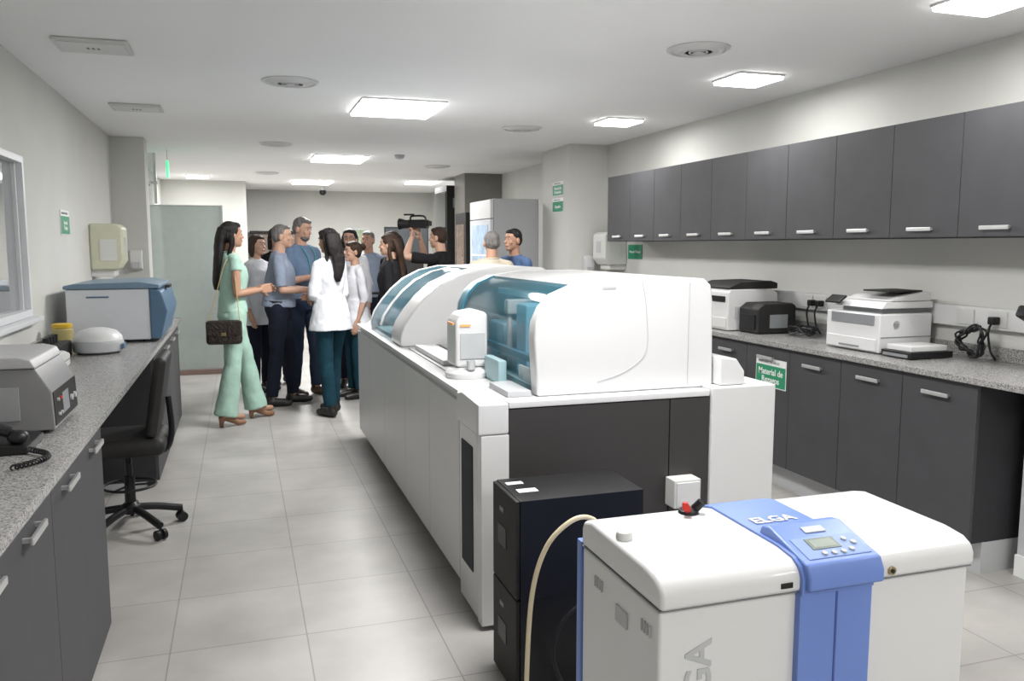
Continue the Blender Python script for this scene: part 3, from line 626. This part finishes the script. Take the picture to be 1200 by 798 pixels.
# ---------------------------------------------------------------- people
def remesh(bm,vox,sm=3,fold=0):
    me=bpy.data.meshes.new('r');bmesh.ops.recalc_face_normals(bm,faces=bm.faces[:]);bm.to_mesh(me);bm.free()
    o=bpy.data.objects.new('r',me);col.objects.link(o)
    m=o.modifiers.new('r','REMESH');m.mode='VOXEL';m.voxel_size=vox
    if sm:
        s=o.modifiers.new('s','SMOOTH');s.factor=.5;s.iterations=sm
    if fold:
        if 'folds' not in bpy.data.textures:
            tx=bpy.data.textures.new('folds','CLOUDS');tx.noise_scale=.12;tx.noise_depth=2
        dm=o.modifiers.new('d','DISPLACE');dm.texture=bpy.data.textures['folds'];dm.strength=fold;dm.mid_level=.5
    dg=bpy.context.evaluated_depsgraph_get();dg.update()
    r=bpy.data.meshes.new_from_object(o.evaluated_get(dg))
    bpy.data.objects.remove(o);bpy.data.meshes.remove(me);return r
def cap(bm,p0,p1,r0,r1):
    p0=V(p0);p1=V(p1)
    if (p1-p0).length>1e-4: cyl(bm,p0,p1,r0,r1,seg=14)
    ell(bm,p0,r0,u=14,v=8);ell(bm,p1,r1,u=14,v=8)
def loft(bm,rings,T=lambda p:p,seg=28,pw=2.3):
    R=[]
    for (cx,cy,z,rx,ry) in rings:
        r=[]
        for i in range(seg):
            a=2*math.pi*i/seg;c,s=math.cos(a),math.sin(a)
            x=cx+rx*math.copysign(abs(c)**(2/pw),c);y=cy+ry*math.copysign(abs(s)**(2/pw),s)
            r.append(bm.verts.new(T(V((x,y,z)))))
        R.append(r)
    for k in range(len(R)-1):
        for i in range(seg): bm.faces.new([R[k][i],R[k][(i+1)%seg],R[k+1][(i+1)%seg],R[k+1][i]])
    bm.faces.new(R[0][::-1]);bm.faces.new(R[-1])
def hand(bm,w,d,n,side,curl):
    d=d.normalized();n=(n-d*n.dot(d)).normalized();s=d.cross(n).normalized()*side
    for i in range(4):
        o=(i-1.5)*.0205
        kp=w+d*(.088-.004*abs(i-1))+s*(-o)
        cap(bm,w+d*.012+s*(-o*.7),kp,.013,.0115)
        L=[.040,.045,.042,.033][i];q=d.copy();p=kp
        for j,f in enumerate((1,.62,.5)):
            q=(Matrix.Rotation(math.radians(curl*(.6+.5*j)),3,q.cross(n))@q).normalized()
            e=p+q*L*f;cap(bm,p,e,.0098-.0012*j,.0088-.0012*j);p=e
    b=w+d*.025+s*.026;m=b+(d*.65+s*.7+n*.3).normalized()*.042;e=m+(d*.9+s*.2+n*.35).normalized()*.032
    cap(bm,b,m,.014,.011);cap(bm,m,e,.0105,.008)
SK=mat('skin_light',(.50,.30,.215),.55,var=.05,scale=20);SKT=mat('skin_tan',(.40,.225,.15),.55,var=.05,scale=20)
def hm(n,c): return mat(n,c,.5,var=.5,scale=30,bump=.9,bscale=40,stretch=(4,4,.35),spec=.3)
HB=hm('hair_black',(.010,.008,.008));HBR=hm('hair_brown',(.035,.018,.011));HG=hm('hair_grey',(.15,.14,.135))
EYEW=mat('eye_white',(.5,.46,.44),.3);EYED=mat('eye_dark',(.02,.012,.008),.2);LIP=mat('lips',(.36,.15,.12),.5)
def cloth(n,c): return mat(n,c,.9,var=.12,scale=7,bump=.4,bscale=16,spec=.2)
def person(label,x,y,rot,h,top,legs,shoe,skin=SK,hair=HB,style='short',fem=False,armR=None,armL=None,yaw=0,pitch=0,lean=0,
           sleeve=.45,coat=0,wide=0,heels=0,bare=False,curl=18,stance=(0,0),beard=None,belly=0,glasses=False,lanyard=False):
    s=h/1.735
    t=thing('person',label,'person',(x,y,0),rot)
    sw=.142 if fem else .165;hw=.155 if fem else .15
    up=.05 if heels else 0
    cl=math.radians(lean)
    def U(p):
        q=V(p)-V((0,0,.95));c,sn=math.cos(cl),math.sin(cl)
        return V((q.x,q.y*c-q.z*sn,q.y*sn+q.z*c+.95+up*.6))
    sh={sg:U((sg*sw,.0,1.395)) for sg in (1,-1)}
    A={}
    for sg,a in ((-1,armR),(1,armL)):
        if a is None: a=((sg*(sw+.045),.03,1.12),(sg*(sw+.05),-.05,.88))
        e,w=U(a[0]),U(a[1])
        e=sh[sg]+(e-sh[sg]).normalized()*.285;w=e+(w-e).normalized()*.25
        A[sg]=(e,w)
    legsP={}
    for sg in (1,-1):
        yy=stance[0] if sg==1 else stance[1]
        ax=.125 if wide else .10
        legsP[sg]=(V((sg*.088,0,.93+up*.6)),V((sg*(ax-.008),yy*.55-.02,.50+up*.6)),V((sg*ax,yy,.085+up)))
    g=.88 if fem else 1
    bm=bmesh.new()
    tr=[(0,.0,.86,.12,.085),(0,.005,.93,hw*.98,.10),(0,0,1.02,.135*(1 if not fem else .92),.092+belly*.5),(0,-.005,1.12,.122*g,.088+belly*.5),(0,-.01,1.25,.135*g,.10),(0,-.005,1.35,.145*g,.095),(0,.005,1.41,.115*g,.075),(0,.01,1.46,.06,.055)]
    loft(bm,tr,U)
    hc=U((0,-.02,1.617));HM=Matrix.Translation(hc)@Matrix.Rotation(math.radians(yaw),4,'Z')@Matrix.Rotation(math.radians(pitch),4,'X')
    cap(bm,U((0,.015,1.42)),HM@V((0,.02,-.05)),.058*g,.052*g)
    def he(c,r,b=bm): ell(b,HM@V(c),r,M=HM.to_3x3().to_4x4())
    he((0,.012,.022),(.072,.09,.09));he((0,-.016,-.035),(.057,.064,.076));he((0,-.054,-.085),(.028,.026,.022));he((0,.0,-.06),(.055,.06,.04))
    for sg in (1,-1): he((sg*.074,.012,-.012),(.010,.018,.03));he((sg*.034,-.058,-.026),(.022,.016,.02))
    cap(bm,HM@V((0,-.074,.008)),HM@V((0,-.092,-.024)),.008,.011)
    he((0,-.066,.030),(.045,.015,.010));he((0,-.074,-.055),(.024,.012,.014))
    for sg in (1,-1):
        e,w=A[sg]
        cap(bm,sh[sg],sh[sg].lerp(e,.5),.044*g,.042*g);cap(bm,sh[sg].lerp(e,.5),e,.042*g,.036*g);cap(bm,e,e.lerp(w,.35),.036*g,.037*g);cap(bm,e.lerp(w,.35),w,.037*g,.024*g)
        cap(bm,U((sg*.04,.01,1.44)),sh[sg],.04*g,.044*g)
        d=(w-e).normalized();n=V((-sg,0,0)) if abs(d.x)<.6 else V((0,0,-1))
        if d.z>.3: n=V((0,-1,0))
        hand(bm,w,d,n,sg*(1 if n.x else -1)*1.0,curl)
        H,K,F_=legsP[sg]
        cap(bm,H,K,.078,.052);cap(bm,K,K.lerp(F_,.3),.05,.054);cap(bm,K.lerp(F_,.3),F_,.054,.034)
        cap(bm,F_+V((0,.02,-.045)),F_+V((0,-.14,-.058)),.03,.024)
    me=remesh(bm,.006,1);me.transform(Matrix.Scale(s,4));mkm('body',me,skin,t,ang=180,world=False)
    def part(nm,bm,m,vox=.009,lab=None,sm=3,fold=0):
        me=remesh(bm,vox,sm,fold) if vox else None
        if not vox:
            me=bpy.data.meshes.new(nm);bm.to_mesh(me);bm.free()
        me.transform(Matrix.Scale(s,4));return mkm(nm,me,m,t,lab,180,False)
    for sg in (1,-1):
        bm=bmesh.new();he((sg*.028,-.0675,.008),(.0115,.0095,.0045),bm);part('eye',bm,EYEW,0)
        bm=bmesh.new();he((sg*.028,-.0745,.008),(.0055,.004,.0048),bm);part('iris',bm,EYED,0)
        bm=bmesh.new();cap(bm,HM@V((sg*.014,-.0805,.029)),HM@V((sg*.043,-.070,.031)),.003,.002);part('eyebrow',bm,hair,0)
    bm=bmesh.new();he((0,-.083,-.056),(.019,.006,.005),bm);part('mouth',bm,LIP,0)
    if glasses:
        bm=bmesh.new()
        for sg in (1,-1):
            tube(bm,[HM@V((sg*.032+.022*math.cos(a*.63),-.092,.005+.016*math.sin(a*.63))) for a in range(11)],.0022,seg=6,n=1)
            cyl(bm,HM@V((sg*.054,-.092,.008)),HM@V((sg*.076,.0,.008)),.002,seg=6)
        cyl(bm,HM@V((-.01,-.092,.008)),HM@V((.01,-.092,.008)),.002,seg=6)
        part('glasses',bm,BLK,0)
    bm=bmesh.new()
    if style=='short':
        he((0,.020,.036),(.0765,.086,.080),bm);he((0,.046,.0),(.073,.058,.07),bm);he((0,-.026,.078),(.054,.050,.026),bm)
    else:
        he((0,.022,.034),(.079,.089,.084),bm);he((0,.045,.0),(.076,.064,.08),bm);he((0,-.024,.076),(.058,.054,.032),bm)
    if style in('long','verylong'):
        L=.42 if style=='verylong' else .32
        rings=[]
        for k in range(11):
            f=k/10;z=1.685-(L+.12)*f
            rings.append((.012*math.sin(f*8),.050+.070*min(1,f*1.9)+.008*math.sin(f*9),z,(.070+.016*math.sin(min(1,f*1.3)*3.0)-.032*f*f)*(1 if f<.97 else .5),.048-.024*f))
        loft(bm,rings,U,pw=2)
        for sg in (1,-1): cap(bm,HM@V((sg*.066,.02,.02)),HM@V((sg*.072,.03,-.10)),.018,.022);cap(bm,HM@V((sg*.072,.03,-.10)),U((sg*.074,.06,1.37)),.022,.016)
    if style=='bob':
        for sg in (1,-1): cap(bm,HM@V((sg*.068,.02,.02)),HM@V((sg*.072,.02,-.11)),.022,.024)
        he((0,.06,-.05),(.070,.05,.085),bm)
    if style=='bun': he((0,.12,.05),(.045,.04,.045),bm)
    part('hair',bm,hair,.008,sm=4,fold=.016 if style!='short' else .008)
    if beard:
        bm=bmesh.new();he((0,-.036,-.078),(.050,.047,.036),bm);part('beard',bm,beard,.006)
    bm=bmesh.new()
    for sg in (1,-1):
        H,K,F_=legsP[sg];end=F_+V((0,0,-.04 if wide else .01))
        if wide: cap(bm,H,K,.095,.074);cyl(bm,K,end,.074,.102);ell(bm,K,.074)
        else: cap(bm,H,K,.092,.067);cyl(bm,K,end,.067,.058);ell(bm,K,.067)
    loft(bm,[(0,.0,.84+up*.6,.14,.10),(0,.01,.92+up*.6,hw+.015,.120),(0,.0,1.0+up*.6,.145,.110+belly*.6),(0,0,1.04+up*.6,.138,.103+belly*.6)])
    part('trousers',bm,legs,.010,fold=.018)
    if not wide and not coat:
        bm=bmesh.new();loft(bm,[(0,.0,.985,.160,.122+belly*.7),(0,0,1.01,.158,.12+belly*.7)],U);part('belt',bm,LE,0)
    for sg in (1,-1):
        F_=legsP[sg][2];bm=bmesh.new()
        if heels:
            cap(bm,(F_.x,F_.y+.03,.09),(F_.x,F_.y-.10,.032),.028,.028);cap(bm,(F_.x,F_.y-.10,.03),(F_.x,F_.y-.15,.026),.03,.022);cyl(bm,(F_.x,F_.y+.04,.0),(F_.x,F_.y+.04,.09),.018,.026,seg=12)
        else:
            cap(bm,(F_.x,F_.y+.03,.045),(F_.x,F_.y-.11,.038),.045,.038);cap(bm,(F_.x,F_.y-.1,.036),(F_.x,F_.y-.16,.032),.038,.03);cap(bm,(F_.x,F_.y+.02,.05),(F_.x,F_.y+.02,.10),.045,.042)
        me=remesh(bm,.008,2);me.transform(Matrix.Scale(s,4))
        zm=min(v.co.z for v in me.vertices)
        for v in me.vertices: v.co.z=max(v.co.z-(zm if zm>0 else 0),.001)
        mkm('shoe',me,shoe,t,None,180,False)
    bm=bmesh.new();o=.012
    zb=.97
    if coat: loft(bm,[(0,.0,coat,.212,.165),(0,.0,.86,.198,.155),(0,0,.98,.178,.135),(0,0,1.10,.150,.114)],U)
    loft(bm,[(0,0,zb-.02,.165,.124+belly),(0,0,1.03,.150,.114+belly),(0,-.005,1.12,.138*g+o*.6,.104+belly),(0,-.012,1.25,.147*g+o,.114+(.014 if fem else 0)+belly*.6),(0,-.006,1.34,.152*g+o,.112),(0,.006,1.405,.120*g+o,.088),(0,.012,1.462,.078,.068)],U)
    if not bare:
        for sg in (1,-1):
            e,w=A[sg];cap(bm,U((sg*.04,.01,1.43)),sh[sg],.048*g,.054*g)
            if sleeve<=1:
                q=sh[sg].lerp(e,min(1,sleeve*2));cyl(bm,sh[sg],q,.054*g,.056*g,seg=16)
                if sleeve>.5:
                    q2=e.lerp(w,(sleeve-.5)*2);ell(bm,e,.050*g);cyl(bm,e,q2,.050*g,.040*g,seg=16)
    part('coat' if coat else 'shirt',bm,top,.009,fold=.020)
    if not bare:
        bm=bmesh.new()
        pts=[U((.064*math.cos(a*.5236),.012+.058*math.sin(a*.5236)-.004,1.466-.018*(1 if math.sin(a*.5236)<-.3 else 0))) for a in range(13)]
        tube(bm,pts,.011,seg=8,n=3);part('collar',bm,top,0)
    if lanyard:
        bm=bmesh.new();tube(bm,[U((-.06,-.055,1.45)),U((-.05,-.130,1.36)),U((0,-.145,1.12)),U((.05,-.130,1.36)),U((.06,-.055,1.45))],.005,seg=6)
        box(bm,-.03,.03,-.158,-.150,1.05,1.13);part('lanyard',bm,mat('lanyard_teal',(.05,.3,.3),.6),0)
    return t,U,HM,A,s
mint=cloth('mint_cloth',(.36,.53,.45));navy=cloth('navy_cloth',(.012,.015,.028));white=cloth('white_cotton',(.66,.67,.71))
gsh=cloth('grey_blue_shirt',(.24,.28,.36));bsh=cloth('blue_shirt',(.13,.19,.29));teal=cloth('dark_teal_cloth',(.008,.04,.06));blackc=cloth('black_cloth',(.012,.012,.014))
beige=cloth('beige_shirt',(.42,.37,.30));blu2=cloth('denim_blue_shirt',(.08,.13,.25));jeans=cloth('dark_jeans',(.02,.03,.055))
LE=mat('black_leather',(.015,.014,.014),.4,bump=.1);TAN=mat('tan_leather',(.25,.13,.07),.5,var=.05);BRL=mat('brown_leather',(.06,.035,.02),.45,var=.05)
fwdR=((-.21,-.02,1.15),(-.10,-.24,1.17));fwdL=((.21,-.02,1.15),(.10,-.24,1.17))
p1=person('woman with long black hair in mint sleeveless outfit, hands together',-.07,7.42,104,1.70,mint,mint,TAN,SKT,HB,'verylong',True,
  ((-.17,.0,1.13),(-.08,-.22,1.14)),((.17,-.02,1.13),(.05,-.23,1.14)),yaw=5,sleeve=.15,wide=1,heels=1,stance=(-.20,.12))
person('grey-haired man in grey-blue shirt and dark trousers, forearm extended',.34,8.15,82,1.73,gsh,navy,LE,SK,HG,'short',False,
  ((-.20,-.04,1.14),(-.14,-.28,1.13)),((.20,-.02,1.14),(.12,-.25,1.12)),yaw=0,belly=.04,lean=3,stance=(-.10,.08))
person('bearded grey-haired man in blue shirt with lanyard, listening',.60,8.6,38,1.81,bsh,jeans,BRL,SK,HG,'short',False,
  fwdR,((.21,.02,1.14),(.16,-.2,1.05)),yaw=14,pitch=12,beard=HG,lanyard=True,belly=.02,stance=(-.05,.05))
person('woman with long dark hair in white lab coat and teal trousers',.76,7.52,-145,1.68,white,teal,LE,SKT,HB,'long',True,
  ((-.18,-.02,1.13),(-.06,-.23,1.10)),((.18,-.03,1.13),(.05,-.24,1.08)),yaw=10,pitch=8,sleeve=.60,coat=.80,stance=(.08,-.10))
person('woman in white lab coat standing between others, face visible',.17,9.0,48,1.64,white,navy,LE,SK,HBR,'bob',True,sleeve=.9,coat=.75)
person('dark-haired woman behind the two men, mostly hidden',.38,9.4,25,1.72,blackc,navy,LE,SK,HB,'bob',True,sleeve=.9)
person('woman with glasses and dark hair in white coat',1.13,9.0,-15,1.71,white,navy,LE,SK,HB,'bob',True,glasses=True,sleeve=.9,coat=.75)
person('woman in white coat with brown hair turned aside',1.08,8.3,-75,1.57,white,teal,LE,SK,HBR,'bun',True,sleeve=.62,coat=.78)
person('man in grey shirt standing behind the group',1.42,9.65,-30,1.70,gsh,navy,LE,SKT,HG,'short',sleeve=.45)
person('woman with wavy brown hair in black top, turned away',1.38,7.95,-112,1.64,blackc,navy,LE,SK,HBR,'long',True,sleeve=.9)
person('woman with brown hair in dark top among the group',1.54,8.75,-60,1.68,blackc,navy,LE,SK,HBR,'long',True,sleeve=.9)
pc=person('cameraman in black t-shirt with raised arms holding video camera',1.96,8.35,-125,1.72,blackc,jeans,LE,SK,HBR,'short',False,
  ((-.24,-.24,1.40),(-.05,-.26,1.70)),((.28,-.20,1.42),(.06,-.26,1.70)),yaw=0,sleeve=.4,curl=45)
person('grey-haired man in beige shirt seen from behind',2.20,7.3,165,1.66,beige,navy,LE,SKT,HG,'short',yaw=10,sleeve=.45)
person('dark-haired man in blue shirt looking aside',2.50,7.55,-62,1.69,blu2,navy,LE,SKT,HB,'short',sleeve=.45,yaw=-5)
# handbag
t=thing('handbag','black quilted leather handbag on gold chain strap','handbag',(-.13,7.14,.80))
bm=bmesh.new();Mb=Matrix.Translation((-.14,7.14,.82))@Matrix.Rotation(math.radians(-5),4,'Z');box(bm,-.14,.14,-.045,.045,-.105,.095,.028,3,M=Mb)
mk('pouch',bm,mat('quilted_leather',(.022,.015,.012),.35,bump=.8,bscale=45),t)
bm=bmesh.new();box(bm,-.135,.135,-.053,-.041,-.03,.09,.006,M=Mb);mk('flap',bm,MC['quilted_leather'],t)
GOLD=mat('gold',(.40,.30,.15),.4,1)
bm=bmesh.new();box(bm,-.018,.018,-.059,-.051,-.03,-.005,.002,M=Mb);mk('clasp',bm,GOLD,t)
bm=bmesh.new();tube(bm,[Mb@V((-.125,0,.08)),(-.20,7.20,1.1),(-.13,7.26,1.34),(-.09,7.29,1.41),(-.05,7.26,1.34),(-.03,7.19,1.1),Mb@V((.125,0,.08))],.004);mk('strap',bm,GOLD,t)
# video camera
S=pc[4]
R=Matrix.Translation((1.96,8.35,0))@Matrix.Rotation(math.radians(-125),4,'Z')@Matrix.Translation((0,-.25,1.745))@Matrix.Rotation(math.radians(90),4,'Z')@Matrix.Scale(.72,4)
t=thing('video_camera','black shoulder video camera with lens hood and handle','video camera',R.translation)
def cb(nm,a,m=BLK,bev=.01):
    bm=bmesh.new();box(bm,*a,bev=bev,M=R);return mk(nm,bm,m,t)
cb('body',(-.12,.17,-.06,.06,-.06,.06));cb('battery',(.17,.22,-.035,.035,-.03,.04),BLKM)
bm=bmesh.new();cyl(bm,R@V((-.12,0,0)),R@V((-.22,0,0)),.04,.045);mk('lens',bm,BLKM,t)
bm=bmesh.new();cyl(bm,R@V((-.21,0,0)),R@V((-.27,0,0)),.05,.06);mk('lens_hood',bm,BLK,t)
bm=bmesh.new();tube(bm,[R@V((-.1,0,.06)),R@V((-.08,0,.11)),R@V((.10,0,.11)),R@V((.14,0,.06))],.010,n=4);mk('top_handle',bm,BLK,t)
cb('viewfinder',(.06,.16,.06,.11,.0,.05));cb('microphone',(-.2,-.04,-.015,.015,.12,.145),BLKM,.006)
tp=pc[0];U=pc[1]
text('shirt_lettering','DEEP',.085,Matrix.Scale(S,4)@frame(U((0,.138,1.27)),(-1,0,0),(0,0,1)),mat('blue_print',(.08,.25,.6),.6),tp,world=False,bold=.002)
# ---------------------------------------------------------------- world / camera
w=bpy.data.worlds.new('w');sc.world=w;w.use_nodes=True;w.node_tree.nodes['Background'].inputs[0].default_value=(.7,.75,.8,1);w.node_tree.nodes['Background'].inputs[1].default_value=.3
cd=bpy.data.cameras.new('camera');cd.sensor_width=36;cd.lens=968/1200*36
co=bpy.data.objects.new('camera',cd);col.objects.link(co);co.location=(0,0,1.52)
co.rotation_euler=(math.radians(90-6.54),0,math.radians(-18.18));sc.camera=co
